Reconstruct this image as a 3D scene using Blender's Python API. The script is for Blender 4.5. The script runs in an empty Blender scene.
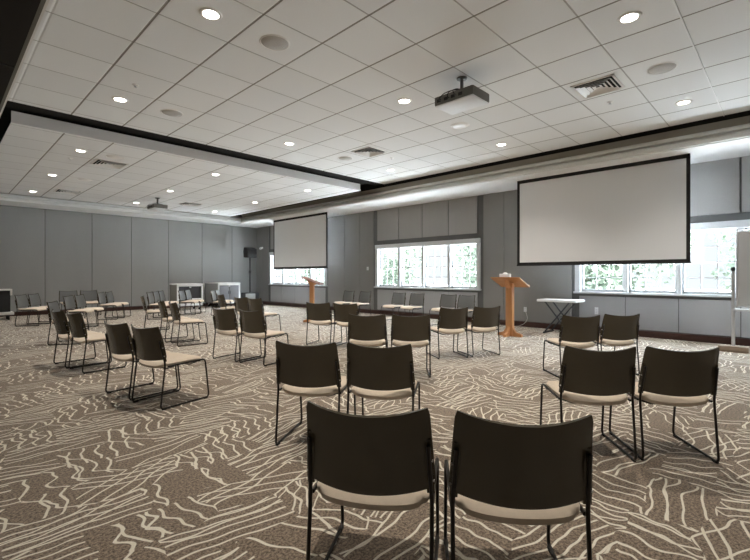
import bpy, bmesh, math, random
from mathutils import Vector, Matrix
random.seed(7)
SC = bpy.context.scene
COL = SC.collection
PI = math.pi

# ------------------------------------------------------------------ materials
def mat(name, col, rough=.6, spec=.5, metal=0, bump=0, bscale=200, var=0, vscale=3, emit=None, estr=0, sheen=0):
    m = bpy.data.materials.new(name); m.use_nodes = True
    nt = m.node_tree; b = nt.nodes['Principled BSDF']
    b.inputs['Base Color'].default_value = (*col, 1); b.inputs['Roughness'].default_value = rough
    b.inputs['Specular IOR Level'].default_value = spec; b.inputs['Metallic'].default_value = metal
    if sheen: b.inputs['Sheen Weight'].default_value = sheen
    tc = nt.nodes.new('ShaderNodeTexCoord')
    if var:
        n = nt.nodes.new('ShaderNodeTexNoise'); n.inputs['Scale'].default_value = vscale; n.inputs['Detail'].default_value = 4
        mx = nt.nodes.new('ShaderNodeMix'); mx.data_type = 'RGBA'
        mx.inputs['A'].default_value = (*[c*(1-var) for c in col], 1); mx.inputs['B'].default_value = (*[min(1, c*(1+var)) for c in col], 1)
        nt.links.new(tc.outputs['Object'], n.inputs['Vector']); nt.links.new(n.outputs['Fac'], mx.inputs['Factor'])
        nt.links.new(mx.outputs['Result'], b.inputs['Base Color'])
    if bump:
        n = nt.nodes.new('ShaderNodeTexNoise'); n.inputs['Scale'].default_value = bscale; n.inputs['Detail'].default_value = 2
        bp = nt.nodes.new('ShaderNodeBump'); bp.inputs['Strength'].default_value = bump; bp.inputs['Distance'].default_value = .004
        nt.links.new(tc.outputs['Object'], n.inputs['Vector']); nt.links.new(n.outputs['Fac'], bp.inputs['Height'])
        nt.links.new(bp.outputs['Normal'], b.inputs['Normal'])
    if emit:
        b.inputs['Emission Color'].default_value = (*emit, 1); b.inputs['Emission Strength'].default_value = estr
    return m

class NB:
    """tiny helper to wire math nodes"""
    def __init__(s, nt): s.nt = nt
    def new(s, t, **k):
        n = s.nt.nodes.new(t)
        for a, v in k.items(): setattr(n, a, v)
        return n
    def put(s, sock, v):
        if hasattr(v, 'is_output'): s.nt.links.new(v, sock)
        else: sock.default_value = v
    def m(s, op, a, b=0, c=0):
        n = s.new('ShaderNodeMath', operation=op)
        s.put(n.inputs[0], a); s.put(n.inputs[1], b)
        if op in ('COMPARE', 'MULTIPLY_ADD', 'SMOOTH_MIN'): s.put(n.inputs[2], c)
        return n.outputs[0]
    def xyz(s, x, y, z=0.0):
        n = s.new('ShaderNodeCombineXYZ'); s.put(n.inputs[0], x); s.put(n.inputs[1], y); s.put(n.inputs[2], z); return n.outputs[0]
    def noise(s, vec, scale, detail=1.0, rough=.5):
        n = s.new('ShaderNodeTexNoise'); s.put(n.inputs['Vector'], vec); n.inputs['Scale'].default_value = scale
        n.inputs['Detail'].default_value = detail; n.inputs['Roughness'].default_value = rough; return n.outputs['Fac']
    def rnd(s, vec):
        n = s.new('ShaderNodeTexWhiteNoise', noise_dimensions='3D'); s.put(n.inputs['Vector'], vec); return n.outputs['Value']
    def mix(s, f, a, b):
        n = s.new('ShaderNodeMix'); n.data_type = 'RGBA'
        s.put(n.inputs['Factor'], f); s.put(n.inputs['A'], a); s.put(n.inputs['B'], b); return n.outputs['Result']
    def mixf(s, f, a, b):
        n = s.new('ShaderNodeMix'); n.data_type = 'FLOAT'
        s.put(n.inputs[0], f); s.put(n.inputs[2], a); s.put(n.inputs[3], b); return n.outputs[0]

def carpet_material():
    m = bpy.data.materials.new('patterned_carpet'); m.use_nodes = True; nt = m.node_tree; B = NB(nt)
    bs = nt.nodes['Principled BSDF']; tc = nt.nodes.new('ShaderNodeTexCoord')
    sp = nt.nodes.new('ShaderNodeSeparateXYZ'); nt.links.new(tc.outputs['Object'], sp.inputs[0])
    X0, Y0 = sp.outputs[0], sp.outputs[1]
    P = tc.outputs['Object']
    # ragged edges of the carpet planks
    wx = B.m('MULTIPLY', B.m('SUBTRACT', B.noise(B.xyz(X0, Y0, 3.1), 4.0), .5), .22)
    wy = B.m('MULTIPLY', B.m('SUBTRACT', B.noise(B.xyz(X0, Y0, 9.7), 4.0), .5), .22)
    X = B.m('ADD', X0, wx); Y = B.m('ADD', Y0, wy)
    LEN, HT = .60, .32
    row = B.m('FLOOR', B.m('DIVIDE', Y, HT))
    xs = B.m('ADD', X, B.m('MULTIPLY', row, .27))
    cell = B.m('FLOOR', B.m('DIVIDE', xs, LEN))
    par = B.m('MODULO', B.m('ADD', B.m('ADD', cell, row), 1000.0), 2.0)
    seed = B.rnd(B.xyz(cell, row, .5))
    sd = B.m('MULTIPLY', seed, 37.0)
    def layer(u, v, spacing, amp, nscale_u, nscale_v, slope, half, keep, k):
        # lines that run along u, stacked in v
        nz = B.m('SUBTRACT', B.noise(B.xyz(B.m('MULTIPLY', u, nscale_u), B.m('MULTIPLY', v, nscale_v), B.m('ADD', sd, k)), 1.0, 1.2), .5)
        sl = B.m('MULTIPLY', B.m('SUBTRACT', B.rnd(B.xyz(seed, k, 1.7)), .5), slope)
        h = B.m('ADD', B.m('DIVIDE', B.m('ADD', v, B.m('MULTIPLY', u, sl)), spacing), B.m('MULTIPLY', nz, amp))
        d = B.m('ABSOLUTE', B.m('SUBTRACT', B.m('FRACT', h), .5))
        idx = B.m('FLOOR', h)
        alive = B.m('LESS_THAN', B.rnd(B.xyz(idx, sd, k)), keep)
        # soft line profile (distance in metres is d*spacing)
        l = B.m('SUBTRACT', 1.0, B.m('SMOOTH_MIN', B.m('DIVIDE', B.m('MULTIPLY', d, spacing), half), 1.0, .2))
        l = B.m('MINIMUM', B.m('MULTIPLY', B.m('MAXIMUM', l, 0.0), 3.6), 1.0)
        return B.m('MULTIPLY', l, alive)
    a1 = layer(X0, Y0, .066, 2.6, 3.0, 1.4, .75, .0078, .70, 1.3)
    a2 = layer(X0, Y0, .088, 2.4, 3.0, 1.4, 1.4, .0078, .66, 5.3)
    b1 = layer(Y0, X0, .098, 2.0, 5.4, 1.8, .80, .0095, .80, 2.1)
    b2 = layer(Y0, X0, .125, 2.4, 5.8, 1.6, 1.7, .0095, .58, 7.7)
    A = B.m('MAXIMUM', a1, a2); Bm = B.m('MAXIMUM', b1, b2)
    L = B.mixf(par, A, Bm)
    # frayed yarn edge
    yarn = B.noise(P, 120.0, 2.0)
    L = B.m('MULTIPLY', L, B.m('ADD', .78, B.m('MULTIPLY', yarn, .5)))
    L = B.m('MINIMUM', L, 1.0)
    g = B.noise(P, 70.0, 3.0, .75)
    g2 = B.noise(P, 1.3, 3.0)
    gc = B.m('MINIMUM', B.m('MAXIMUM', B.m('ADD', B.m('MULTIPLY', B.m('SUBTRACT', g, .5), 4.2), .5), 0.0), 1.0)
    base = B.mix(gc, (.070, .050, .035, 1), (.410, .320, .240, 1))
    base = B.mix(B.m('MULTIPLY', g2, .15), base, (.230, .188, .152, 1))
    line = B.mix(yarn, (.74, .68, .56, 1), (.96, .91, .80, 1))
    nt.links.new(B.mix(L, base, line), bs.inputs['Base Color'])
    bs.inputs['Roughness'].default_value = .95; bs.inputs['Specular IOR Level'].default_value = .15
    bs.inputs['Sheen Weight'].default_value = .25; bs.inputs['Sheen Roughness'].default_value = .5
    bp = nt.nodes.new('ShaderNodeBump'); bp.inputs['Strength'].default_value = .6; bp.inputs['Distance'].default_value = .006
    nt.links.new(B.m('ADD', g, B.m('MULTIPLY', L, .5)), bp.inputs['Height']); nt.links.new(bp.outputs['Normal'], bs.inputs['Normal'])
    return m

def tile_material():
    """acoustic ceiling tiles, 0.745 m module, dark tee grid (stronger along the room)"""
    m = bpy.data.materials.new('ceiling_tile'); m.use_nodes = True; nt = m.node_tree; B = NB(nt)
    bs = nt.nodes['Principled BSDF']; tc = nt.nodes.new('ShaderNodeTexCoord')
    sp = nt.nodes.new('ShaderNodeSeparateXYZ'); nt.links.new(tc.outputs['Object'], sp.inputs[0])
    def lines(c, off, half):
        f = B.m('FRACT', B.m('ADD', B.m('DIVIDE', B.m('SUBTRACT', c, off), .745), 100.5))
        d = B.m('MULTIPLY', B.m('ABSOLUTE', B.m('SUBTRACT', f, .5)), .745)
        return B.m('LESS_THAN', d, half), d
    lx, dx = lines(sp.outputs[0], 3.047, .0115); ly, dy = lines(sp.outputs[1], 3.796, .0085)
    lx = B.m('MULTIPLY', lx, B.m('GREATER_THAN', sp.outputs[0], 1.1))
    ix = B.m('FLOOR', B.m('DIVIDE', B.m('SUBTRACT', sp.outputs[0], 3.047), .745)); iy = B.m('FLOOR', B.m('DIVIDE', B.m('SUBTRACT', sp.outputs[1], 3.796), .745))
    r = B.rnd(B.xyz(ix, iy, .3))
    sp2 = B.noise(tc.outputs['Object'], 45.0, 4.0)
    c = B.mix(r, (.80, .81, .81, 1), (.85, .86, .86, 1))
    c = B.mix(B.m('MULTIPLY', sp2, .25), c, (.74, .73, .71, 1))
    c = B.mix(B.m('MULTIPLY', ly, .60), c, (.22, .20, .17, 1))
    c = B.mix(B.m('MULTIPLY', lx, .85), c, (.20, .18, .15, 1))
    nt.links.new(c, bs.inputs['Base Color']); bs.inputs['Roughness'].default_value = .9; bs.inputs['Specular IOR Level'].default_value = .2
    bp = nt.nodes.new('ShaderNodeBump'); bp.inputs['Strength'].default_value = .5; bp.inputs['Distance'].default_value = .01
    e = B.m('MINIMUM', B.m('DIVIDE', B.m('MINIMUM', dx, dy), .018), 1.0)
    nt.links.new(e, bp.inputs['Height']); nt.links.new(bp.outputs['Normal'], bs.inputs['Normal'])
    return m

def fabric_wall(name, c):
    m = mat(name, c, .9, .2)
    nt = m.node_tree; B = NB(nt); bs = nt.nodes['Principled BSDF']
    tc = [n for n in nt.nodes if n.type == 'TEX_COORD'][0]
    mp = nt.nodes.new('ShaderNodeMapping'); mp.inputs['Scale'].default_value = (1, 1, .25)
    nt.links.new(tc.outputs['Object'], mp.inputs[0])
    n1 = B.noise(mp.outputs[0], 220.0, 2.0); n2 = B.noise(mp.outputs[0], 1.2, 3.0)
    f = B.m('ADD', B.m('MULTIPLY', n1, .5), B.m('MULTIPLY', n2, .5))
    nt.links.new(B.mix(f, (*[v*.82 for v in c], 1), (*[v*1.18 for v in c], 1)), bs.inputs['Base Color'])
    bp = nt.nodes.new('ShaderNodeBump'); bp.inputs['Strength'].default_value = .25; bp.inputs['Distance'].default_value = .002
    nt.links.new(n1, bp.inputs['Height']); nt.links.new(bp.outputs['Normal'], bs.inputs['Normal'])
    return m

def wood_material(name, c1, c2, rough=.4, axis=2, scale=1.0):
    m = bpy.data.materials.new(name); m.use_nodes = True; nt = m.node_tree; B = NB(nt); bs = nt.nodes['Principled BSDF']
    tc = nt.nodes.new('ShaderNodeTexCoord'); mp = nt.nodes.new('ShaderNodeMapping')
    s = [14*scale]*3; s[axis] = 1.2*scale
    mp.inputs['Scale'].default_value = s; nt.links.new(tc.outputs['Object'], mp.inputs[0])
    n = B.noise(mp.outputs[0], 2.2, 5.0, .6)
    nt.links.new(B.mix(n, (*c1, 1), (*c2, 1)), bs.inputs['Base Color']); bs.inputs['Roughness'].default_value = rough
    return m

def glass_material():
    m = bpy.data.materials.new('window_glass'); m.use_nodes = True; nt = m.node_tree
    for n in list(nt.nodes): nt.nodes.remove(n)
    o = nt.nodes.new('ShaderNodeOutputMaterial'); t = nt.nodes.new('ShaderNodeBsdfTransparent'); g = nt.nodes.new('ShaderNodeBsdfGlossy')
    t.inputs[0].default_value = (.94, .96, .96, 1); g.inputs['Roughness'].default_value = .02
    lw = nt.nodes.new('ShaderNodeLayerWeight'); B = NB(nt)
    f = B.m('ADD', .035, B.m('MULTIPLY', B.m('POWER', lw.outputs['Facing'], 5.0), .6))
    mx = nt.nodes.new('ShaderNodeMixShader')
    nt.links.new(f, mx.inputs[0]); nt.links.new(t.outputs[0], mx.inputs[1]); nt.links.new(g.outputs[0], mx.inputs[2]); nt.links.new(mx.outputs[0], o.inputs[0])
    return m

M = dict(
    carpet=carpet_material(), tile=tile_material(),
    wall_far=fabric_wall('grey_fabric_panel', (.345, .347, .340)),
    wall_win=fabric_wall('grey_wall_panel', (.272, .266, .258)), wall_up_lit=fabric_wall('lit_grey_wall_panel', (.345, .335, .325)),
    wall_low=fabric_wall('pale_grey_panel', (.39, .39, .40)),
    reveal=mat('dark_grey_paint', (.115, .116, .115), .7, bump=.1, bscale=90),
    black=mat('black_paint', (.010, .009, .008), .8, .2, bump=.1, bscale=60),
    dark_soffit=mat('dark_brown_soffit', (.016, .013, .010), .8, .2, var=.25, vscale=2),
    olive=mat('taupe_fascia_paint', (.36, .335, .28), .7, var=.05),
    lip=mat('dull_olive_paint', (.15, .14, .115), .7, var=.05),
    white=mat('white_paint', (.86, .86, .86), .6, .4, var=.03),
    crown=mat('pale_crown_paint', (.74, .73, .70), .5, .4, var=.04),
    frame=mat('white_window_paint', (.62, .63, .64), .45, .4, var=.03),
    base=wood_material('dark_red_wood', (.020, .008, .006), (.075, .028, .020), .4, 1),
    plastic=mat('black_brown_plastic', (.062, .050, .030), .24, .7, bump=.08, bscale=500),
    pad=mat('grey_back_facing', (.135, .14, .14), .35, .6, bump=.1, bscale=500),
    cushion=mat('beige_upholstery', (.72, .61, .49), .9, .2, bump=.35, bscale=700, var=.08, vscale=40, sheen=.2),
    rod=mat('dark_bronze_steel', (.020, .016, .013), .38, .5, metal=.3),
    chrome=mat('steel_screw', (.6, .58, .55), .3, .5, metal=1),
    rubber=mat('black_rubber', (.012, .012, .012), .8),
    oak=wood_material('honey_oak', (.46, .20, .075), (.66, .33, .14), .38, 2),
    oak_top=wood_material('honey_oak_top', (.44, .19, .07), (.62, .30, .12), .38, 1),
    screen=mat('projection_fabric', (.80, .81, .83), .9, .1, var=.015, vscale=1.5),
    screen_black=mat('black_masking_border', (.008, .008, .008), .7),
    metal_dark=mat('charcoal_steel', (.045, .048, .055), .4, .5, metal=.4),
    alu=mat('brushed_aluminium', (.62, .63, .65), .35, .5, metal=.7, bump=.1, bscale=120),
    white_plastic=mat('white_plastic', (.75, .76, .78), .6, .3, var=.02),
    proj_side=mat('grey_projector_shell', (.16, .155, .14), .5, .5, var=.1, vscale=9),
    board=mat('whiteboard_surface', (.46, .47, .485), .3, .5, var=.02),
    grille=mat('speaker_mesh_paint', (.52, .505, .48), .8, .2, bump=.5, bscale=500),
    trim_ring=mat('white_trim_ring', (.82, .81, .79), .4, .5, bump=.02),
    lamp=mat('lamp_lens', (.9, .88, .84), .5, emit=(1.0, .90, .76), estr=30),
    smoked=mat('smoked_panel', (.10, .10, .115), .25, .5, var=.1),
    cart_side=mat('olive_grey_laminate', (.20, .195, .17), .6, var=.06),
    cart_grey=mat('grey_laminate', (.32, .33, .33), .6, var=.05),
    cart_front=mat('blue_grey_laminate', (.20, .20, .22), .45, var=.05),
    amp=mat('black_cabinet_vinyl', (.013, .013, .014), .7, bump=.3, bscale=300),
    tan=wood_material('tan_wood', (.26, .19, .14), (.36, .28, .21), .6, 1),
    lect_rose=wood_material('rosy_wood', (.26, .13, .10), (.36, .19, .15), .45, 1),
    bark=mat('grey_bark', (.20, .16, .12), .9, var=.3, vscale=12, bump=.5, bscale=20),
    leaf=mat('pale_green_leaf', (.042, .058, .036), .6, var=.3, vscale=2),
    bounce_ground=mat('pale_bounce_ground', (.70, .71, .72), .9, var=.2, vscale=1),
    glass=glass_material(),
)

# ------------------------------------------------------------------ mesh helpers
def new(): return bmesh.new()
def box(bm, x0, x1, y0, y1, z0, z1, bev=0, seg=2):
    g = bmesh.ops.create_cube(bm, size=1)
    vs = g['verts']
    for v in vs:
        v.co = Vector((x0 if v.co.x < 0 else x1, y0 if v.co.y < 0 else y1, z0 if v.co.z < 0 else z1))
    if bev:
        es = list({e for v in vs for e in v.link_edges})
        bmesh.ops.bevel(bm, geom=es, offset=bev, segments=seg, affect='EDGES', profile=.5)
    return bm
def fillet(pts, r, n=4):
    pts = [Vector(p) for p in pts]; out = [pts[0]]
    for a, b, c in zip(pts, pts[1:], pts[2:]):
        u = (a-b); v = (c-b); k = min(r, u.length*.45, v.length*.45)
        p, q = b+u.normalized()*k, b+v.normalized()*k
        for i in range(n+1):
            t = i/n; out.append(p*(1-t)**2 + b*2*t*(1-t) + q*t*t)
    out.append(pts[-1]); return out
def tube(bm, pts, r, seg=8):
    pts = [Vector(p) for p in pts]; rings = []
    t0 = (pts[1]-pts[0]).normalized()
    up = Vector((0, 1, 0)) if abs(t0.y) < .9 else Vector((1, 0, 0))
    n = t0.cross(up).normalized()
    for i, p in enumerate(pts):
        if i == 0: t = t0
        elif i == len(pts)-1: t = (pts[-1]-pts[-2]).normalized()
        else: t = ((pts[i+1]-p).normalized()+(p-pts[i-1]).normalized()).normalized()
        n = (n-t*n.dot(t)).normalized(); b = t.cross(n)
        rr = r[i] if isinstance(r, (list, tuple)) else r
        rings.append([bm.verts.new(p+n*rr*math.cos(2*PI*k/seg)+b*rr*math.sin(2*PI*k/seg)) for k in range(seg)])
    for a, b in zip(rings, rings[1:]):
        for k in range(seg): bm.faces.new((a[k], a[(k+1) % seg], b[(k+1) % seg], b[k]))
    bm.faces.new(rings[0][::-1]); bm.faces.new(rings[-1]); return bm
def lathe(bm, prof, c=(0, 0, 0), seg=24):
    rings = []
    for r, z in prof:
        rings.append([bm.verts.new((c[0]+r*math.cos(2*PI*k/seg), c[1]+r*math.sin(2*PI*k/seg), c[2]+z)) for k in range(seg)])
    for a, b in zip(rings, rings[1:]):
        for k in range(seg): bm.faces.new((a[k], a[(k+1) % seg], b[(k+1) % seg], b[k]))
    bm.faces.new(rings[0][::-1]); bm.faces.new(rings[-1]); return bm
def prism(bm, poly, y0, y1, axis='y'):
    """extrude an outline; axis y: outline is (x,z); axis x: outline is (y,z); axis z: outline is (x,y)"""
    def P(p, t): return {'y': (p[0], t, p[1]), 'x': (t, p[0], p[1]), 'z': (p[0], p[1], t)}[axis]
    a = [bm.verts.new(P(p, y0)) for p in poly]; b = [bm.verts.new(P(p, y1)) for p in poly]
    n = len(poly)
    for k in range(n): bm.faces.new((a[k], a[(k+1) % n], b[(k+1) % n], b[k]))
    bm.faces.new(a[::-1]); bm.faces.new(b); return bm
def shell(bm, F, nu, nv, thick):
    """closed thin shell around a surface F(u,v), u,v in [0,1]; thick along F's normal"""
    def nrm(u, v):
        e = 1e-3
        a = F(min(1, u+e), v)-F(max(0, u-e), v); b = F(u, min(1, v+e))-F(u, max(0, v-e))
        return a.cross(b).normalized()
    f, k = [], []
    for i in range(nu+1):
        rf, rk = [], []
        for j in range(nv+1):
            u, v = i/nu, j/nv; p = F(u, v); n = nrm(u, v)
            rf.append(bm.verts.new(p+n*thick/2)); rk.append(bm.verts.new(p-n*thick/2))
        f.append(rf); k.append(rk)
    for i in range(nu):
        for j in range(nv):
            bm.faces.new((f[i][j], f[i+1][j], f[i+1][j+1], f[i][j+1]))
            bm.faces.new((k[i][j], k[i][j+1], k[i+1][j+1], k[i+1][j]))
    for i in range(nu):
        bm.faces.new((f[i][0], k[i][0], k[i+1][0], f[i+1][0])); bm.faces.new((f[i][nv], f[i+1][nv], k[i+1][nv], k[i][nv]))
    for j in range(nv):
        bm.faces.new((f[0][j], f[0][j+1], k[0][j+1], k[0][j])); bm.faces.new((f[nu][j], k[nu][j], k[nu][j+1], f[nu][j+1]))
    return bm
def obj(name, bm, m, parent=None, smooth=35):
    bmesh.ops.recalc_face_normals(bm, faces=bm.faces)
    me = bpy.data.meshes.new(name)
    if smooth:
        lim = math.radians(smooth)
        for f in bm.faces: f.smooth = True
        for e in bm.edges:
            if len(e.link_faces) == 2 and e.calc_face_angle(0) > lim: e.smooth = False
    bm.to_mesh(me); bm.free(); me.materials.append(m if not isinstance(m, str) else M[m])
    o = bpy.data.objects.new(name, me); COL.objects.link(o)
    if parent: o.parent = parent
    return o
def tag(o, label, cat, group=None):
    o['label'] = label; o['category'] = cat
    if group: o['group'] = group
    return o
def thing(name, label, cat, loc=(0, 0, 0), rz=0, group=None):
    o = bpy.data.objects.new(name, None); COL.objects.link(o)
    o.location = loc; o.rotation_euler = (0, 0, rz); o.empty_display_size = .1
    return tag(o, label, cat, group)
def struct(name, bm, m, smooth=35):
    o = obj(name, bm, m, None, smooth); o['kind'] = 'structure'; return o
def dup(root, loc, rz, label, group=None):
    r = root.copy(); COL.objects.link(r); r.location = loc; r.rotation_euler = (0, 0, rz); r['label'] = label
    if group: r['group'] = group
    def rec(src, dst):
        for ch in list(src.children):
            c = ch.copy(); COL.objects.link(c); c.parent = dst; rec(ch, c)
    rec(root, r)
    return r

# ------------------------------------------------------------------ the room
XW, YF = 10.49, 17.90            # inner faces: window wall, far wall
XL, YN = -1.70, -2.40            # left wall and wall behind the camera
ZT = 3.52                        # underside of the soffits / top of the walls
ZC, ZF = 3.91, 3.73              # near and far tile ceilings

fl = struct('floor', box(new(), XL, XW, YN, YF, -.10, 0), 'carpet', 0)

# window wall: solid piers with three window openings
BAYS = [(12.86, 16.70), (6.25, 10.10), (-.25, 3.58)]     # y ranges of the window banks
ZS, ZH = .93, 2.22                                          # sill and head of the openings
bm = new()
box(bm, XW, XW+.26, YN-.2, YF+.2, -.1, ZS)
box(bm, XW, XW+.26, YN-.2, YF+.2, ZH, ZT+.55)
ys = [YN-.2] + [v for b in sorted(BAYS) for v in b] + [YF+.2]
for i in range(0, len(ys), 2): box(bm, XW, XW+.26, ys[i], ys[i+1], ZS-.01, ZH+.01)
wr = struct('wall_right', bm, 'reveal', 0)
wb = struct('wall_back', box(new(), XL-.2, XW+.26, YF, YF+.2, -.1, ZT+.55), 'reveal', 0)
struct('wall_left', box(new(), XL-.2, XL, YN-.2, YF+.2, -.1, ZT+.55), 'wall_far', 0)
struct('wall_front', box(new(), XL-.2, XW+.26, YN-.2, YN, -.1, ZT+.55), 'wall_far', 0)

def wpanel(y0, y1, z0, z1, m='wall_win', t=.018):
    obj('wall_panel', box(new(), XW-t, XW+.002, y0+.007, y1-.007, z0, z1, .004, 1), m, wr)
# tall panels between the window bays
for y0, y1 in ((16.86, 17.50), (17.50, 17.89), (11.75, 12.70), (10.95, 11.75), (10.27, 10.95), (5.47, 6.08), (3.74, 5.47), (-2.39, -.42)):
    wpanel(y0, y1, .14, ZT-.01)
for a, b in BAYS:
    n = 4; w = (b-a)/n
    for k in range(n):
        wpanel(a+k*w+.008, a+(k+1)*w-.008, 2.47, ZT-.015, 'wall_up_lit', .03)  # upper panels paler than the piers: brighter lighting put into their colour
        wpanel(a+k*w, a+(k+1)*w, .15, ZS-.10, 'wall_low', .018)
# far wall panels
xs = [XL+.01, -.05, 1.27, 2.59, 3.93, 5.20, 6.54, 7.90, 9.25, XW-.01]
for a, b in zip(xs, xs[1:]):
    obj('wall_panel', box(new(), a+.008, b-.008, YF-.02, YF+.002, .14, ZT-.01, .005, 1), 'wall_far', wb)

struct('baseboard_right', box(new(), XW-.035, XW, YN, YF, 0, .13, .006), 'base')
struct('baseboard_back', box(new(), XL, XW-.035, YF-.035, YF, 0, .13, .006), 'base')

# windows: bank of four double-hung units, each sash with its pane
for wi, (a, b) in enumerate(sorted(BAYS)[::-1]):
    w0 = bpy.data.objects.new('window_%d' % (wi+1), None); COL.objects.link(w0); w0['kind'] = 'structure'; w0.location = (XW, (a+b)/2, ZS)
    def W(name, bm, m, par=None):
        for v in bm.verts: v.co -= Vector((XW, (a+b)/2, ZS))
        return obj(name, bm, m, par or w0)
    n = 4; w = (b-a)/n
    bm = new()
    box(bm, XW-.035, XW+.22, a-.09, a+.03, ZS-.02, ZH+.10, .006); box(bm, XW-.035, XW+.22, b-.03, b+.09, ZS-.02, ZH+.10, .006)
    box(bm, XW-.040, XW+.22, a-.09, b+.09, ZH-.03, ZH+.11, .006)
    W('window_frame', bm, 'frame')
    W('window_sill', box(new(), XW-.075, XW+.22, a-.11, b+.11, ZS-.045, ZS, .008), 'frame')
    W('apron', box(new(), XW-.030, XW+.01, a-.08, b+.08, ZS-.10, ZS-.045, .004), 'reveal')
    for k in range(1, n):
        W('mullion', box(new(), XW-.005, XW+.20, a+k*w-.045, a+k*w+.045, ZS, ZH-.03, .005), 'frame')
    zm = (ZS+ZH-.03)/2
    for k in range(n):
        y0, y1 = a+k*w+(.03 if k == 0 else .045), a+(k+1)*w-(.03 if k == n-1 else .045)
        for up in (0, 1):
            z0, z1 = (ZS+.002, zm+.015) if not up else (zm-.015, ZH-.032)
            xo = XW+.09+.035*up; bm = new()
            box(bm, xo, xo+.035, y0, y0+.04, z0, z1, .003, 1); box(bm, xo, xo+.035, y1-.04, y1, z0, z1, .003, 1)
            box(bm, xo, xo+.035, y0, y1, z0, z0+(.03 if up else .055), .003, 1); box(bm, xo, xo+.035, y0, y1, z1-.03, z1, .003, 1)
            for q in (1, 2):
                yy = y0+.04+(y1-y0-.08)*q/3; box(bm, xo+.008, xo+.026, yy-.011, yy+.011, z0+.02, z1-.02)
            zz = (z0+z1)/2; box(bm, xo+.008, xo+.026, y0+.03, y1-.03, zz-.011, zz+.011)
            s = W('sash', bm, 'frame')
            p = W('pane', box(new(), xo+.015, xo+.019, y0+.03, y1-.03, z0+.02, z1-.02), 'glass', s)

# ceilings: near tile field, dark gap, lower far tile field, soffits round the tray
struct('ceiling', box(new(), .64, 9.00, YN, 8.40, ZC, ZC+.04), 'tile', 0)
struct('ceiling.001', box(new(), .86, 8.53, 8.92, 16.65, ZF, ZF+.02), 'tile', 0)
bm = new()
box(bm, .86, 8.53, 8.90, 8.92, ZF, ZF+.19); box(bm, 8.53, 8.55, 8.90, 16.67, ZF, ZF+.04); box(bm, .86, 8.55, 16.65, 16.67, ZF, ZF+.04)
struct('trim_1', bm, 'white', 0)                                               # pale edge of the lower ceiling
struct('trim_2', box(new(), XL, XW, YN, YF, 4.06, 4.10), 'black', 0)          # black sheet added overhead to block light and keep the gaps dark
bm = new()
box(bm, .60, 9.13, 8.36, 8.90, ZC+.05, ZC+.10)
struct('trim_3', bm, 'black', 0)                                               # black track slot between the two ceilings
bm = new(); box(bm, 9.14, XW, YN, YF, 3.72, 3.868)
struct('trim_4', bm, 'olive', 0)
prof = [(9.145, 3.73), (9.09, 3.73), (9.07, 3.70), (9.07, 3.660), (9.14, 3.650), (9.14, 3.615), (9.06, 3.605), (9.04, 3.585), (9.04, ZT), (XW, ZT), (XW, 3.73)]
bm = prism(new(), prof, YN, YF)
struct('trim_13', box(new(), 9.136, XW, YN, YF, 3.868, 4.06), 'black', 0)  # black strip standing in for the shadow gap above the fascia
struct('trim_14', box(new(), .73, 9.136, 16.796, YF, 3.80, 4.06), 'black', 0)  # same painted shadow gap along the far fascia
struct('trim_5', bm, 'crown', 0)                                               # stepped crown
struct('trim_6', box(new(), 9.12, XW, YN, YF, ZT-.012, ZT+.002), 'white', 0)   # white soffit along the window wall
bm = new(); box(bm, .73, 9.14, 16.80, YF, 3.72, 3.80)
struct('trim_7', bm, 'olive', 0)
prof = [(16.805, 3.73), (16.75, 3.73), (16.73, 3.70), (16.73, 3.655), (16.77, 3.640), (16.77, 3.625), (16.72, 3.605), (16.70, 3.585), (16.70, ZT), (YF, ZT), (YF, 3.73)]
bm = prism(new(), prof, .73, 9.06, 'x')
struct('trim_8', bm, 'white', 0)
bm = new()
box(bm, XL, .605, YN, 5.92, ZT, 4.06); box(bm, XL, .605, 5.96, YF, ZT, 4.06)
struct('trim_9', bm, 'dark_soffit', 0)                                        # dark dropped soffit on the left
struct('trim_10', box(new(), .605, .640, YN, YF, ZT+.02, 4.06), 'lip', 0)
struct('trim_12', box(new(), .640, .662, YN, YF, ZT+.03, 3.66), 'crown', 0)
struct('trim_11', box(new(), .80, 9.00, .811, .823, ZC-.012, ZC), 'white', 0)  # bright white tee

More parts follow.
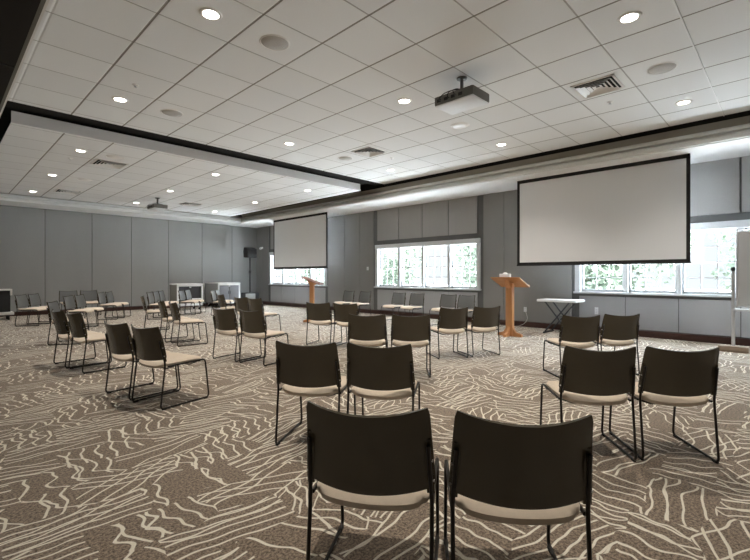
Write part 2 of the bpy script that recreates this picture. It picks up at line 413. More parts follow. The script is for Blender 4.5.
# ------------------------------------------------------------------ chairs
def chair_frame_side(s):
    y = .244*s
    pts = [(-.266, y*.955, .665), (-.232, y*.985, .52), (-.212, y, .435), (-.262, y, .012), (.285, y, .012), (.238, y, .418), (-.185, y, .412)]
    return tube(new(), fillet(pts, .04, 4), .0085, 7)
def back_surface(u, v):
    s = 2*u-1; t = v
    zt = .784+.026*s*s; zb = .464+.026*s*s
    z = zb+(zt-zb)*t
    x = -.207-.070*t*t-.008*math.sin(PI*t)
    x -= .062*(1-s*s)
    hw = .257-.021*t
    if t > .96: hw -= .006*((t-.96)/.04)**2
    if t < .06: hw -= .010*((.06-t)/.06)**2
    return Vector((x, s*hw, z))
def cushion_mesh():
    bm = new(); n = 16; T, Bt = [], []
    for i in range(n+1):
        a, b = [], []
        for j in range(n+1):
            u, v = 2*i/n-1, 2*j/n-1
            # squircle outline
            k = 1-.055*(abs(u)**6)*(abs(v)**6)*2.2
            x = .008+.240*u*k; y = .238*v*k
            rim = (1-abs(u)**8)*(1-abs(v)**8)
            dip = -.030*(1-v*v)*(.55-.45*u) - (.022*max(0, (u-.45)/.55)**2)
            a.append(bm.verts.new((x, y, .436+dip+.030*rim**.5))); b.append(bm.verts.new((x*.985+.0002, y*.985, .412+dip)))
        T.append(a); Bt.append(b)
    for i in range(n):
        for j in range(n):
            bm.faces.new((T[i][j], T[i+1][j], T[i+1][j+1], T[i][j+1])); bm.faces.new((Bt[i][j], Bt[i][j+1], Bt[i+1][j+1], Bt[i+1][j]))
    for i in range(n):
        bm.faces.new((T[i][0], Bt[i][0], Bt[i+1][0], T[i+1][0])); bm.faces.new((T[i][n], T[i+1][n], Bt[i+1][n], Bt[i][n]))
        bm.faces.new((T[0][i], T[0][i+1], Bt[0][i+1], Bt[0][i])); bm.faces.new((T[n][i], Bt[n][i], Bt[n][i+1], T[n][i+1]))
    return bm
def pan_surface(u, v):
    U, V = 2*u-1, 2*v-1
    dip = -.030*(1-V*V)*(.55-.45*U) - (.022*max(0, (U-.45)/.55)**2)
    return Vector((.012+.205*U, .195*V, .412+dip))
def make_chair():
    t = thing('stacking_chair', '', 'chair')
    b = obj('backrest', shell(new(), back_surface, 20, 14, .013), 'plastic', t, 50)
    pf = obj('back_pad', shell(new(), lambda u, v: back_surface(.035+.93*u, .03+.94*v)+Vector((.0085, 0, 0)), 16, 10, .008), 'pad', t, 50)
    pf['label'] = 'charcoal grey front face of the backrest'
    for s in (-1, 1):
        bm = prism(new(), [(-.219, .466), (-.203, .466), (-.222, .560), (-.238, .665), (-.252, .690), (-.258, .685), (-.240, .56)], (.226)*s, .2555*s)
        for v in bm.verts: v.co.y *= 1-.055*(v.co.z-.466)/.22
        pk = obj('side_pocket', bm, 'plastic', b, 20)
        for z, x in ((.520, -.229), (.600, -.241)):
            obj('screw', tube(new(), [(x, .250*s*(1-.055*(z-.466)/.22), z), (x, .2585*s*(1-.055*(z-.466)/.22), z)], .0055, 8), 'chrome', pk)
    obj('seat_cushion', cushion_mesh(), 'cushion', t, 50)
    obj('seat_pan', shell(new(), pan_surface, 8, 8, .010), 'plastic', t)
    for s in (-1, 1):
        f = obj('side_frame', chair_frame_side(s), 'rod', t, 60)
        for x in (-.225, .245):
            obj('foot_glide', box(new(), x-.022, x+.022, .244*s-.0105, .244*s+.0105, .0, .016, .003, 1), 'rubber', f)
    for x in (-.12, .13):
        obj('crossbar', tube(new(), [(x, -.244, .405), (x, -.13, .368), (x, .13, .368), (x, .244, .405)], .007, 7), 'rod', t, 60)
    return t
CY, SY = .71631, .69778         # cos / sin of the camera heading measured from +x
def place(rt, fw): return (fw*CY+rt*SY, fw*SY-rt*CY)
REF = .262                       # the measured point is the middle of the rear feet
CH = [  # right, forward, heading (deg from +x), group key, label
 (-.03, 1.65, 33.5, 'a', 'black-backed chair seen from behind at bottom centre, nearest the camera, left of its pair'),
 (.53, 1.55, 38, 'a', 'black-backed chair seen from behind at bottom right of centre, right of the nearest pair'),
 (-.515, 3.22, 33, 'a', 'dark chair in the second pair from the front, left one, whole left runner in view'),
 (.030, 3.14, 33, 'a', 'dark chair in the second pair from the front, right one, directly behind the nearest chair'),
 (-.102, 5.52, 41, 'a', 'dark chair with straight-on back, left of the third centre pair'),
 (.456, 5.46, 42, 'a', 'dark chair with straight-on back, right of the third centre pair, right rear leg in view'),
 (-1.05, 7.95, 26, 'a', 'chair seen from behind just below the further lectern, left of its pair'),
 (-.53, 7.70, 21, 'a', 'chair partly hidden behind the third centre pair, right of the pair below the further lectern'),
 (1.232, 6.72, 59, 'b', 'chair with pale patch on its back, left of the pair beside the near lectern'),
 (1.800, 6.92, 61, 'b', 'chair just left of the near oak lectern, right of that pair'),
 (2.575, 5.38, 46, 'b', 'chair in front of the small white folding table, left of its pair'),
 (3.180, 5.55, 48, 'b', 'chair right of the small white folding table, turned left, right of its pair'),
 (1.565, 3.0, 39, 'b', 'large chair at right, lit lower and black upper back, left of the right-hand pair'),
 (2.12, 2.98, 38, 'b', 'large chair nearest the right edge, with both rear legs and the right runner in view'),
 (-2.31, 6.56, 14, 'c', 'chair seen from behind left of centre aisle, left of the pair turned right'),
 (-1.80, 6.25, 14, 'c', 'chair left of the centre aisle with its seat front at right, right of that pair'),
 (-2.75, 4.58, 11, 'c', 'chair in the nearest left pair, the further one, half behind its neighbour'),
 (-2.267, 4.253, 13, 'c', 'chair in the nearest left pair, whole beige seat and sled legs seen from the side'),
 (-4.51, 6.14, 6, 'c', 'left chair of the second left pair, dark curved back before the pale chair'),
 (-4.05, 5.81, 7, 'c', 'right chair of the second left pair, beige seat reaching to the nearest left pair'),
 (-6.14, 8.20, -28, 'c', 'lone chair with pale shining curved back, just behind the second left pair'),
 (-9.22, 11.20, -35, 'd', 'pale-backed chair beside the black wheeled cabinet at the left edge, nearer one'),
 (-9.325, 11.75, -35, 'd', 'pale-backed chair beside the black wheeled cabinet at the left edge, further one'),
 (-7.556, 10.60, -35, 'd', 'pale-backed chair in front of the two dark chairs by the far wall, left one'),
 (-7.661, 11.15, -35, 'd', 'pale-backed chair in front of the two dark chairs by the far wall, right one'),
 (-9.95, 13.95, -92, 'd', 'dark chair with its back to the far wall, left of two, behind the pale chairs'),
 (-9.56, 14.36, -92, 'd', 'dark chair with its back to the far wall, right of two, seat in view'),
 (-8.156, 12.80, -35, 'd', 'pale chair alone mid far wall left of the white-framed carts, nearer of two'),
 (-8.26, 13.35, -35, 'd', 'pale chair mid far wall left of the white-framed carts, further of two'),
 (-5.53, 10.30, -19, 'c', 'brown-backed chair seen edge-on left of the stack of pale slim backs'),
 (-4.22, 8.52, -8, 'c', 'dark chair in the third left pair, left one, hidden seat'),
 (-3.757, 8.03, -8, 'c', 'dark chair in the third left pair, right one, long beige seat to the right'),
 (-6.75, 12.90, -36, 'd', 'slim pale chair back left of the glass-fronted cart, nearest of a row of three'),
 (-6.855, 13.45, -36, 'd', 'slim pale chair back left of the glass-fronted cart, middle of a row of three'),
 (-6.96, 14.0, -36, 'd', 'slim pale chair back left of the glass-fronted cart, furthest of a row of three'),
 (-6.46, 14.35, -42, 'd', 'pale chair standing in front of the glass-fronted white cart, left one'),
 (-6.50, 14.92, -42, 'd', 'pale chair standing in front of the glass-fronted white cart, right one'),
 (-5.35, 14.20, -40, 'd', 'pale S-curved chair seen from the side against the grey-fronted cart, left one'),
 (-5.40, 14.76, -40, 'd', 'pale S-curved chair seen from the side against the grey-fronted cart, right one'),
 (-4.08, 11.40, -8, 'c', 'brown-backed chair in front of the grey-fronted cart, edge-on'),
 (-3.085, 9.90, 8, 'c', 'brown-backed chair below the speaker stand, left of its pair'),
 (-2.66, 9.50, 9, 'c', 'brown-backed chair below the speaker stand, right of its pair, pale seat front at right'),
]
WIN = [(9.45, 10.38, 'chair facing the room left of the middle window, left of two by the pier'),
       (9.45, 9.62, 'chair facing the room at the left end of the middle window, right of two'),
       (9.45, 8.22, 'chair with white-lit seat under the middle window, left of two at its centre'),
       (9.45, 7.55, 'chair with white-lit seat under the middle window, right of two at its centre'),
       (9.45, 6.50, 'chair under the right end of the middle window, left of two with bright edged backs'),
       (9.45, 5.95, 'chair under the right end of the middle window, right of two with bright edged backs')]
GR = {'a': 'stacking chairs in the centre block', 'b': 'stacking chairs in the right block', 'c': 'stacking chairs in the left block',
      'd': 'pale-looking stacking chairs along the far wall', 'w': 'stacking chairs along the window wall'}
proto = make_chair(); first = True
def put_chair(x, y, deg, key, label):
    global first
    if first:
        proto.location = (x, y, 0); proto.rotation_euler = (0, 0, math.radians(deg)); proto['label'] = label; proto['group'] = GR[key]; first = False
        return proto
    return dup(proto, (x, y, 0), math.radians(deg), label, GR[key])
for rt, fw, deg, key, label in CH:
    x, y = place(rt, fw); a = math.radians(deg)
    put_chair(x+REF*math.cos(a), y+REF*math.sin(a), deg, key, label)
for x, y, label in WIN: put_chair(x-REF, y, 180, 'w', label)

# ------------------------------------------------------------------ projection screens
def screen(y0, y1, z0, z1, x, label):
    c = (y0+y1)/2
    t = thing('projection_screen', label, 'screen', (x, c, z0), 0, 'projection screens')
    h = z1-z0; w = (y1-y0)/2
    obj('screen_surface', box(new(), 0, .006, -w+.055, w-.055, .06, h-.03), 'screen', t, 0)
    bm = new()
    box(bm, -.004, .009, -w, -w+.06, .0, h); box(bm, -.004, .009, w-.06, w, .0, h); box(bm, -.004, .009, -w, w, h-.075, h); box(bm, -.004, .009, -w, w, .02, .075)
    obj('black_border', bm, 'screen_black', t, 0)
    obj('weight_bar', tube(new(), [(.002, -w-.01, .012), (.002, w+.01, .012)], .016, 10), 'screen_black', t)
    obj('mounting_slot', box(new(), -.03, .05, -w-.03, w+.03, h, ZT-z0-.008, .002), 'white', t)
screen(1.34, 4.64, 1.525, 3.507, 9.54, 'large white pull-down projection screen at right, in front of the right-hand window')
screen(11.61, 14.98, 1.555, 3.507, 9.54, 'smaller-looking far projection screen with black border, in front of the far left window')

# ------------------------------------------------------------------ lecterns
def lectern(loc, rz, label, m1, m2, wtop=.66, dtop=.46):
    t = thing('lectern', label, 'lectern', loc, rz, 'wooden lecterns')   # local +x = towards the audience
    obj('column', box(new(), -.055, .055, -.075, .075, .06, 1.13, .008), m1, t)
    bm = new()
    for s in (-1, 1):
        prism(bm, [(.05, .035), (.05, .22), (.075, .15), (.12, .085), (.24, .055), (.25, .0), (.05, .0)] if s > 0 else [(-.05, .035), (-.05, .22), (-.075, .15), (-.12, .085), (-.24, .055), (-.25, .0), (-.05, .0)], -.03, .03)
    f = obj('foot', bm, m1, t, 20)
    bm = new()
    for s in (-1, 1):
        prism(bm, [(s*.07, .035), (s*.07, .22), (s*.095, .15), (s*.14, .085), (s*.27, .055), (s*.28, .0), (s*.07, .0)], -.03, .03, 'x')
    box(bm, -.056, .056, -.076, .076, 0, .08)
    obj('foot', bm, m1, t, 20)
    # slanted reading top: high edge towards the audience
    zl, zh = 1.075, 1.265
    bm = prism(new(), [(-dtop*.5, zl-.022), (-dtop*.5, zl), (dtop*.5, zh), (dtop*.5, zh-.022)], -wtop/2, wtop/2)
    top = obj('reading_top', bm, m2, t, 20)
    obj('book_stop', box(new(), -dtop*.5-.012, -dtop*.5+.006, -wtop/2, wtop/2, zl-.03, zl+.03, .004), m2, top)
    bm = prism(new(), [(-.14, 1.075), (.16, 1.20), (.05, 1.02), (-.05, 1.02)], -.045, .045)
    obj('support_bracket', bm, m1, t, 20)
    return t
lectern((8.66, 4.38, 0), PI, 'honey oak lectern with slanted top standing by the white folding table', 'oak', 'oak_top')
lectern((7.37, 9.63, 0), math.radians(128), 'wooden lectern seen side-on in front of the far projection screen', 'oak', 'lect_rose', .60, .50)
# clear card box on the near lectern
c = thing('tissue_box', 'small pale box on the high edge of the oak lectern', 'box', (8.545, 4.43, 1.253), PI)
obj('carton', box(new(), -.055, .055, -.11, .11, 0, .085, .006), 'white_plastic', c)
bm = shell(new(), lambda u, v: Vector(((u-.5)*.05+.01*math.sin(6*v), (v-.5)*.11, .086+.03*math.sin(PI*u)*math.sin(PI*v))), 8, 8, .002)
obj('tissue', bm, 'white', c)

# ------------------------------------------------------------------ small folding table
t = thing('folding_table', 'narrow white-topped folding table with crossed dark legs against the window wall', 'table', (9.86, 3.77, 0))
obj('table_top', box(new(), -.27, .27, -.43, .43, .710, .760, .008), 'white_plastic', t)
for xx in (-.20, .20):
    for s in (-1, 1):
        f = obj('leg', tube(new(), [(xx-.012*s, -.27*s, .709), (xx-.012*s, .27*s, .03)], .016, 8), 'metal_dark', t)
for s in (-1, 1):
    obj('foot_bar', box(new(), -.27, .27, s*.27-.02, s*.27+.02, 0, .035, .006), 'metal_dark', t)
obj('crossbar', tube(new(), [(-.20, 0, .37), (.20, 0, .37)], .012, 8), 'metal_dark', t)

# ------------------------------------------------------------------ mobile whiteboard at the right edge
t = thing('mobile_whiteboard', 'mobile whiteboard with pale aluminium posts cut off by the right edge', 'whiteboard', (9.52, -.20, 0))
L = .94
obj('board', box(new(), -.012, .012, -L+.05, L-.06, .80, 2.02, .004), 'board', t)
bm = new(); box(bm, -.016, .016, -L+.03, L-.04, 2.015, 2.045, .004); box(bm, -.016, .016, -L+.03, L-.04, .775, .805, .004)
box(bm, -.016, .016, -L+.03, -L+.055, .78, 2.04, .004); box(bm, -.016, .016, L-.065, L-.04, .78, 2.04, .004)
obj('board_frame', bm, 'alu', t)
for s in (-1, 1):
    p = obj('post', box(new(), -.025, .025, s*L-.025, s*L+.025, .09, 1.43, .006), 'alu', t)
    obj('pivot_knob', tube(new(), [(-.05, s*L, 1.41), (.05, s*L, 1.41)], .035, 14), 'metal_dark', p)
obj('pen_tray', box(new(), -.09, .03, -L, L, .70, .735, .006), 'alu', t)
for s_ in (-1, 1):
    obj('foot_block', box(new(), -.065, .075, s_*L-.20, s_*L+.20, .0, .10, .006), 'tan', t)

# ------------------------------------------------------------------ carts along the far wall
def cart(x0, x1, y0, y1, zt, label, side, front, glassy):
    cx = (x0+x1)/2; w = (x1-x0)/2; d = y1-y0
    t = thing('display_cart', label, 'cart', (cx, y0, 0), 0, 'white-framed carts by the far wall')
    bm = new(); box(bm, -w, -w+.03, .02, d, .16, zt-.04, .004); box(bm, w-.03, w, .02, d, .16, zt-.04, .004); box(bm, -w, w, d-.03, d, .16, zt-.04)
    box(bm, -w, w, .02, d, .16, .20)
    obj('cabinet_body', bm, side, t)
    obj('counter_top', box(new(), -w-.01, w+.01, 0, d+.01, zt-.04, zt, .006), 'white', t)
    bm = new(); box(bm, -w, -w+.06, 0, .03, .16, zt-.04, .004); box(bm, w-.06, w, 0, .03, .16, zt-.04, .004)
    box(bm, -w, w, 0, .03, zt-.10, zt-.04, .004); box(bm, -w, w, 0, .03, .16, .26, .004)
    obj('face_frame', bm, 'white', t)
    if glassy:
        obj('shelf', box(new(), -w+.03, w-.03, .01, d-.05, .40, .43, .003), 'white', t)
        obj('back_panel', box(new(), -w+.03, w-.03, .16, .19, .43, zt-.10), front, t)
    else:
        for s in (-1, 1):
            dr = obj('door', box(new(), s*(w-.06) if s < 0 else .006, -.006 if s < 0 else w-.06, .006, .026, .27, zt-.11, .003), front, t)
            obj('handle', box(new(), s*.04-.008, s*.04+.008, -.012, .008, .55, .68, .003), 'metal_dark', dr)
    obj('lock_plate', box(new(), -.035, .035, -.004, .008, zt-.15, zt-.11, .003), 'white_plastic', t)
    for sx in (-1, 1):
        for yy in (.10, d-.10):
            c = obj('caster', tube(new(), [(sx*(w-.1)-.018, yy, .055), (sx*(w-.1)+.018, yy, .055)], .055, 14), 'rubber', t)
            obj('caster_fork', box(new(), sx*(w-.1)-.026, sx*(w-.1)+.026, yy-.02, yy+.02, .06, .165, .004), 'alu', c)
cart(6.23, 7.20, 16.20, 16.90, .99, 'white-framed cart with dark open front behind the pale chairs, left of two carts', 'cart_side', 'smoked', True)
cart(7.94, 8.90, 16.50, 17.65, 1.0, 'white-framed cart with closed blue-grey doors, nearer the speaker stand', 'cart_grey', 'cart_front', False)
t = thing('wheeled_cabinet', 'black-fronted wheeled cabinet with pale top and base at the left edge', 'cabinet', (.75, 16.4, 0))
w = .86
obj('cabinet_body', box(new(), -w+.02, w-.04, .02, .50, .24, .86, .008), 'amp', t)
obj('counter_top', box(new(), -w, w, -.01, .54, .86, .90, .006), 'crown', t)
obj('end_post', box(new(), w-.05, w, -.005, .03, .72, .86, .004), 'crown', t)
obj('base_rail', box(new(), -w, w+.04, -.03, .52, .15, .23, .012), 'crown', t)
obj('label_plate', box(new(), -.10, .02, .008, .022, .66, .74, .003), 'white_plastic', t)
for sx in (-1, 1):
    for yy in (.06, .44):
        obj('caster', tube(new(), [(sx*(w-.08)-.02, yy, .07), (sx*(w-.08)+.02, yy, .07)], .07, 14), 'rubber', t)

# ------------------------------------------------------------------ loudspeaker on pole over its bass cabinet, in the far corner
P0 = (9.55, 16.85, 0)
t = thing('bass_speaker', 'black bass cabinet with grey front on the floor in the far corner', 'speaker', P0, math.radians(-115))
obj('cabinet', box(new(), -.30, .26, -.36, .36, .03, .56, .015), 'amp', t)
obj('grille', box(new(), .255, .275, -.20, .20, .07, .53, .006), 'cart_grey', t)
obj('foot', box(new(), -.26, .22, -.30, .30, 0, .03), 'rubber', t)
t = thing('speaker_pole', 'slim black pole with clamp rising from the bass cabinet', 'stand', (9.55, 16.85, .56))
obj('tube', tube(new(), [(0, 0, 0), (0, 0, 1.50)], .028, 12), 'amp', t)
obj('clamp_collar', lathe(new(), [(.02, .84), (.045, .845), (.045, .95), (.02, .955)], seg=14), 'amp', t)
obj('clamp_knob', tube(new(), [(0, 0, .90), (-.06, -.08, .90)], .018, 10), 'rubber', t)
obj('mounting_cup', lathe(new(), [(.02, 1.38), (.035, 1.40), (.035, 1.50), (.0275, 1.505)], seg=14), 'amp', t)
t = thing('loudspeaker', 'black tilted loudspeaker on top of the pole in the far corner', 'speaker', (9.55, 16.85, 2.065), math.radians(-100))
bm = prism(new(), [(-.24, .02), (-.28, .30), (-.20, .46), (.26, .38), (.30, .0), (.05, -.0)], -.20, .20)
bmesh.ops.bevel(bm, geom=list(bm.edges), offset=.012, segments=2, affect='EDGES')
sp_ = obj('cabinet', bm, 'amp', t, 30)
obj('grille', prism(new(), [(.300, .02), (.266, .36), (.274, .362), (.308, .022)], -.18, .18), 'screen_black', t)
c = tag(obj('wall_camera', tube(new(), [(0, 0, 0), (-.06, 0, .0), (-.10, -.04, -.02), (-.17, -.08, -.04)], [.05, .03, .05, .055], 12), 'white_plastic'), 'small white device mounted high on the window wall near the far corner', 'camera')
c.location = (XW-.02, 17.35, 2.56)

# ------------------------------------------------------------------ wall plates and cord
def plate(name, y, z, label, h=.12, w=.075, cat='outlet'):
    t = thing(name, label, cat, (XW-.019, y, z))
    obj('cover_plate', box(new(), -.007, .001, -w/2, w/2, -h/2, h/2, .002), 'white_plastic', t)
    for s in (-1, 1):
        obj('socket' if cat == 'outlet' else 'rocker', box(new(), -.010, -.006, -.016, .016, s*.027-.014, s*.027+.014, .002), 'white' if cat != 'outlet' else 'alu', t)
plate('wall_outlet', 4.88, .44, 'white wall outlet with a cord between the oak lectern and folding table')
plate('wall_outlet', 3.20, .50, 'white wall outlet right of the folding table, above a chair back', .16)
plate('light_switch', 10.55, 1.54, 'small pale wall switch on the pier left of the middle window', .12, .10, 'switch')
pts = [(XW-.03, 4.88, .42), (XW-.06, 4.84, .36), (XW-.05, 4.80, .22), (XW-.06, 4.86, .10), (XW-.10, 5.0, .012), (XW-.30, 5.25, .008), (XW-.75, 5.2, .008), (XW-1.2, 5.05, .008), (XW-1.62, 4.55, .008)]
tag(obj('power_cord', tube(new(), fillet(pts, .08, 4), .006, 6), 'crown'), 'thin pale cord running from the wall outlet down to the floor', 'cord')

# ------------------------------------------------------------------ ceiling fixtures
def ring_bm(r0, r1, h):
    bm = new(); seg = 28
    lathe_prof = [(r0, 0.0), (r0+.004, -h), (r1-.01, -h), (r1, 0.0)]
    rings = [[bm.verts.new((r*math.cos(2*PI*k/seg), r*math.sin(2*PI*k/seg), z)) for k in range(seg)] for r, z in lathe_prof]
    for i in range(4):
        a, b = rings[i], rings[(i+1) % 4]
        for k in range(seg): bm.faces.new((a[k], a[(k+1) % seg], b[(k+1) % seg], b[k]))
    return bm
def lamp_data(name, power, size, color, spot):
    l = bpy.data.lights.new(name, 'SPOT'); l.energy = power; l.color = color; l.spot_size = math.radians(spot); l.spot_blend = 1.0; l.shadow_soft_size = size
    return l
LD_NEAR = lamp_data('downlight_beam', 225, .05, (1, .94, .85), 118)
LD_MID = lamp_data('downlight_beam_narrow', 250, .045, (1, .92, .81), 96)
LD_FAR = lamp_data('downlight_beam_far', 150, .05, (1, .96, .90), 126)
def downlight(x, y, z, label, ld):
    t = thing('downlight', label, 'ceiling light', (x, y, z), 0, 'recessed ceiling downlights')
    obj('trim_ring', ring_bm(.075, .112, .010), 'trim_ring', t, 40)
    obj('lens', lathe(new(), [(.0745, -.001), (.065, -.006), (.02, -.008)], seg=24), 'lamp', t, 60)
    lo = bpy.data.objects.new('bulb', ld); COL.objects.link(lo); lo.parent = t; lo.location = (0, 0, -.03)
    return t
NX, FX = (1.93, 4.91, 7.89), (2.0, 4.73, 7.45)
near = {(0, 1): 'big bright downlight at the top edge left of the grey round speaker', (2, 0): 'downlight at right just above the white tee line end, below the round speaker',
        (1, 0): 'big bright downlight at the top edge in the right half of the photo', (0, 2): 'downlight in the near ceiling nearest the dark left soffit',
        (1, 1): 'downlight just left of the near ceiling projector', (1, 2): 'near-ceiling downlight close to the dark slot, left of the further square vent',
        (2, 2): 'downlight beside the dark slot end, just beyond the square vent', (2, 1): 'near-ceiling downlight above the left end of the large screen'}
NYS = (1.19, 4.17, 7.15)
near[(0, 0)] = 'recessed downlight straight above the two nearest chairs'
for (i, j), lb in near.items(): downlight(NX[i], NYS[j], ZC, lb, LD_NEAR if i == 2 else LD_MID)
far = {(0, 0): 'far-ceiling downlight nearest the left soffit and the pale ceiling edge', (0, 1): 'far-ceiling downlight on the left, second back from the pale edge', (0, 2): 'far-ceiling downlight furthest back on the left, just before the far wall',
       (1, 0): 'far-ceiling downlight just under the pale ceiling edge at its middle', (1, 1): 'far-ceiling downlight just right of the far projector', (1, 2): 'far-ceiling downlight just left of the far projector, near the far wall',
       (2, 0): 'far-ceiling downlight near the right end of the pale ceiling edge', (2, 1): 'far-ceiling downlight above the far screen, second back', (2, 2): 'far-ceiling downlight in the far right corner by the far wall'}
FYS = (9.95, 12.83, 15.75)
for (i, j), lb in far.items(): downlight(FX[i], FYS[j], ZF, lb, LD_FAR)

def ceiling_speaker(x, y, z, label, m='grille'):
    t = thing('ceiling_speaker', label, 'ceiling speaker', (x, y, z), 0, 'round ceiling speakers')
    obj('rim', ring_bm(.150, .170, .008), 'trim_ring', t, 40)
    obj('mesh_cover', lathe(new(), [(.150, -.001), (.146, -.006), (.05, -.010), (.01, -.011)], seg=28), m, t, 60)
ceiling_speaker(2.67, 4.17, ZC, 'grey round ceiling speaker at top left, right of the big bright downlight')
ceiling_speaker(6.40, 1.19, ZC, 'grey round ceiling speaker at top right beside the square vent')
ceiling_speaker(2.67, 7.15, ZC, 'round ceiling speaker right of the left downlight, before the dark slot')
ceiling_speaker(6.40, 7.15, ZC, 'round ceiling speaker left of the further square vent')
ceiling_speaker(6.40, 4.17, ZC, 'pale flush round ceiling speaker just under the near projector', 'trim_ring')
ceiling_speaker(2.60, 9.98, ZF, 'faint round ceiling speaker in the far ceiling beside the nearest far vent', 'trim_ring')
ceiling_speaker(2.68, 12.90, ZF, 'faint round ceiling speaker in the far ceiling between two vents', 'trim_ring')
def smoke(x, y, z, label):
    t = thing('sprinkler_head', label, 'sprinkler', (x, y, z+.006), 0, 'ceiling sprinkler heads')
    obj('escutcheon', lathe(new(), [(.045, 0), (.042, -.014), (.02, -.018)], seg=18), 'trim_ring', t, 60)
    obj('drop_pipe', tube(new(), [(0, 0, -.006), (0, 0, 4.06-z-.006)], .012, 10), 'alu', t)
    obj('deflector', lathe(new(), [(.010, -.017), (.010, -.034), (.022, -.036), (.022, -.040)], seg=14), 'alu', t, 40)
smoke(1.93, 6.46, ZC, 'small sprinkler head above the left near-ceiling downlight')
smoke(7.10, 6.40, ZC, 'small sprinkler head right of the further square vent')
smoke(7.10, 1.98, ZC, 'small sprinkler head below the near square vent at right')
smoke(1.98, 10.75, ZF, 'small sprinkler head beside the first far-ceiling downlight at left')
smoke(6.05, 10.6, ZF, 'small sprinkler head in the far ceiling near the middle of the pale edge')

def vent(x, y, z, label, s=.27):
    t = thing('ceiling_vent', label, 'ceiling vent', (x, y, z), 0, 'square ceiling vents')
    bm = new()
    for a in range(4):
        b2 = box(new(), s-.03, s, -s, s, -.012, 0)
        b2.transform(Matrix.Rotation(a*PI/2, 4, 'Z')); me = bpy.data.meshes.new('tmp'); b2.to_mesh(me); b2.free(); bm.from_mesh(me); bpy.data.meshes.remove(me)
    obj('frame', bm, 'trim_ring', t, 0)
    obj('dark_throat', box(new(), -s+.03, s-.03, -s+.03, s-.03, -.002, 0), 'black', t, 0)
    for k, r in enumerate((.225, .170, .115, .06)):
        bm = new(); z0, z1 = -.004, -.034
        ro, ri = r*s/.27, (r-.036)*s/.27
        lo = [(-ro, -ro), (ro, -ro), (ro, ro), (-ro, ro)]; hi = [(-ri, -ri), (ri, -ri), (ri, ri), (-ri, ri)]
        A = [bm.verts.new((*p, z1+.006*k)) for p in lo]; Bv = [bm.verts.new((*p, z0)) for p in hi]
        A2 = [bm.verts.new((*p, z1+.006*k+.003)) for p in lo]; B2 = [bm.verts.new((*p, z0+.003)) for p in hi]
        for i in range(4):
            j = (i+1) % 4
            bm.faces.new((A[i], A[j], Bv[j], Bv[i])); bm.faces.new((A2[j], A2[i], B2[i], B2[j]))
            bm.faces.new((A[j], A[i], A2[i], A2[j])); bm.faces.new((Bv[i], Bv[j], B2[j], B2[i]))
        obj('louvre_ring', bm, 'trim_ring', t, 0)
vent(6.40, 1.94, ZC, 'large square louvred vent in the near ceiling at right, above the big screen')
vent(6.40, 6.40, ZC, 'square louvred vent in the near ceiling close to the dark slot')
vent(2.67, 10.66, ZF, 'dark slotted vent in the far ceiling just behind the pale edge at left', .30)
vent(2.72, 15.05, ZF, 'dark slotted vent in the far ceiling furthest back at left', .30)
vent(6.10, 14.70, ZF, 'dark slotted vent in the far ceiling right of the far projector', .30)

def projector(x, y, z, label, drop):
    t = thing('ceiling_projector', label, 'projector', (x, y, z), 0, 'ceiling projectors')
    obj('ceiling_plate', lathe(new(), [(.07, 0), (.065, -.015), (.03, -.02)], seg=18), 'proj_side', t, 50)
    obj('pole', tube(new(), [(0, 0, -.015), (0, 0, -drop+.16)], .022, 12), 'proj_side', t)
    obj('bracket', box(new(), -.12, .12, -.12, .12, -drop+.128, -drop+.165, .01), 'metal_dark', t)
    b = obj('body', box(new(), -.205, .205, -.295, .295, -drop+.012, -drop+.13, .014), 'proj_side', t)
    obj('underside_cover', box(new(), -.200, .200, -.290, .290, -drop, -drop+.014, .006), 'white_plastic', t)
    obj('lens_barrel', tube(new(), [(.20, .15, -drop+.07), (.25, .15, -drop+.07)], .045, 18), 'amp', t)
    for k in range(4):
        yy = .22-.11*k; obj('port_panel', box(new(), -.209, -.204, yy-.03, yy+.03, -drop+.045, -drop+.085), 'amp', b, 0)
    for yy in (.20, .06, -.05):
        obj('cable', tube(new(), fillet([(-.20, yy, -drop+.06), (-.25, yy, -drop+.06), (-.26, yy*.6, -drop+.11), (-.16, yy*.3, -drop+.17), (-.02, 0, -drop+.21)], .04, 3), .006, 6), 'rubber', t)
projector(4.88, 3.15, ZC, 'ceiling projector hanging on a short pole in the near ceiling', .36)
projector(4.90, 14.30, ZF, 'small-looking ceiling projector hanging in the far ceiling', .36)

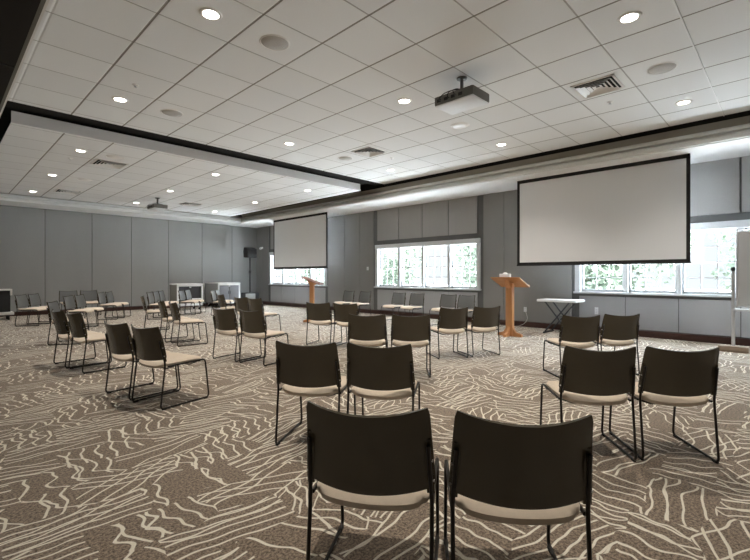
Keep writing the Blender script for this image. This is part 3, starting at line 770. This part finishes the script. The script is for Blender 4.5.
# ------------------------------------------------------------------ outdoors
g = struct('floor.001', box(new(), XW+.26, 60, -30, 50, -.5, -.3), 'bounce_ground', 0)  # unseen ground, made pale to bounce sunlight up through the windows
def tree(x, y, h, r, label, seed, n=2600):
    rnd = random.Random(seed)
    t = thing('garden_tree', label, 'tree', (x, y, -.3), 0, 'trees outside the windows')
    bm = new(); tube(bm, [(0, 0, 0), (.05, .03, h*.3), (-.04, .05, h*.6), (.02, 0, h*.85)], [.16, .12, .08, .03], 8)
    for k in range(7):
        a = rnd.random()*6.28; z = h*(.25+.5*rnd.random()); l = r*(.5+.4*rnd.random())
        tube(bm, [(0, 0, z), (l*.5*math.cos(a), l*.5*math.sin(a), z+.3), (l*math.cos(a), l*math.sin(a), z+.8)], [.05, .035, .012], 5)
    obj('trunk', bm, 'bark', t)
    bm = new()
    blobs = [(rnd.gauss(0, r*.38), rnd.gauss(0, r*.38), h*(.12+.85*rnd.random()), r*(.30+.25*rnd.random())) for _ in range(22)]
    for k in range(n):
        bx, by, bz, br = rnd.choice(blobs)
        d = Vector((rnd.gauss(0, 1), rnd.gauss(0, 1), rnd.gauss(0, .8))).normalized()*br*(.5+.5*rnd.random())
        p = Vector((bx, by, max(.1, bz)))+d; s = .10+.10*rnd.random()
        u = Vector((rnd.gauss(0, 1), rnd.gauss(0, 1), rnd.gauss(0, 1))).normalized(); v = u.cross(Vector((rnd.gauss(0, 1), rnd.gauss(0, 1), rnd.gauss(0, 1)))).normalized()
        bm.faces.new([bm.verts.new(p+u*s), bm.verts.new(p+v*s*.55), bm.verts.new(p-u*s), bm.verts.new(p-v*s*.55)])
    obj('foliage', bm, 'leaf', t, 0)
tree(25.5, 7.6, 5.2, 3.0, 'leafy tree seen through the right-hand window, left part below the screen', 1, 5200)
tree(25.5, -.8, 5.4, 3.0, 'leafy tree seen through the right-hand window beside the whiteboard', 2, 5200)
tree(29.5, 17.0, 5.2, 3.0, 'leafy tree seen faintly through the right panes of the middle window', 3, 4200)
tree(30.5, 26.5, 5.2, 3.0, 'leafy tree seen faintly through the left panes of the middle window', 4, 4200)
tree(27.0, 37.0, 5.2, 3.0, 'leafy tree seen faintly through the far left window', 5, 3200)

# ------------------------------------------------------------------ light
w = bpy.data.worlds.new('overcast_sky'); SC.world = w; w.use_nodes = True; nt = w.node_tree
bg = nt.nodes['Background']; B = NB(nt)
tc = nt.nodes.new('ShaderNodeTexCoord'); sp = nt.nodes.new('ShaderNodeSeparateXYZ'); nt.links.new(tc.outputs['Generated'], sp.inputs[0])
f = B.m('MINIMUM', B.m('MAXIMUM', B.m('DIVIDE', B.m('SUBTRACT', sp.outputs[2], .12), .30), 0.0), 1.0)   # pale haze low down, bright cloud above
nt.links.new(B.mix(f, (.90, .95, 1.0, 1), (.80, .90, 1.0, 1)), bg.inputs['Color']); nt.links.new(B.mixf(f, 1.27, 32.0), bg.inputs['Strength'])
for a, b in BAYS:      # sky portals in the window openings (they only guide sampling)
    l = bpy.data.lights.new('window_portal', 'AREA'); l.shape = 'RECTANGLE'; l.size = ZH-ZS; l.size_y = b-a; l.cycles.is_portal = True
    o = bpy.data.objects.new('window_portal', l); COL.objects.link(o); o.location = (XW+.24, (a+b)/2, (ZS+ZH)/2); o.rotation_euler = (0, PI/2, 0)

sun = bpy.data.lights.new('sun', 'SUN'); sun.energy = 100; sun.angle = math.radians(1.5); sun.color = (1, 1, 1)
so = bpy.data.objects.new('sun', sun); COL.objects.link(so); so.location = (20, -10, 20)
so.rotation_euler = Vector((.03, .48, -.87)).to_track_quat('-Z', 'Y').to_euler()

# ------------------------------------------------------------------ camera
cam = bpy.data.cameras.new('camera'); co = bpy.data.objects.new('camera', cam); COL.objects.link(co)
co.location = (0, 0, 1.30); co.rotation_euler = (PI/2, 0, .7723-PI/2)
cam.sensor_width = 36; cam.lens = 36*430/750; cam.shift_y = -4.5/750; cam.clip_start = .05; cam.clip_end = 200
SC.camera = co
SC.view_settings.view_transform = 'Standard'; SC.view_settings.look = 'None'; SC.view_settings.exposure = -.02; SC.view_settings.gamma = 1.0
SC.view_settings.use_curve_mapping = False
try:
    SC.cycles.use_denoising = True; SC.cycles.max_bounces = 10; SC.cycles.diffuse_bounces = 6; SC.cycles.sample_clamp_indirect = 60; SC.cycles.use_guiding = True; SC.cycles.guiding_training_samples = 32
except Exception: pass
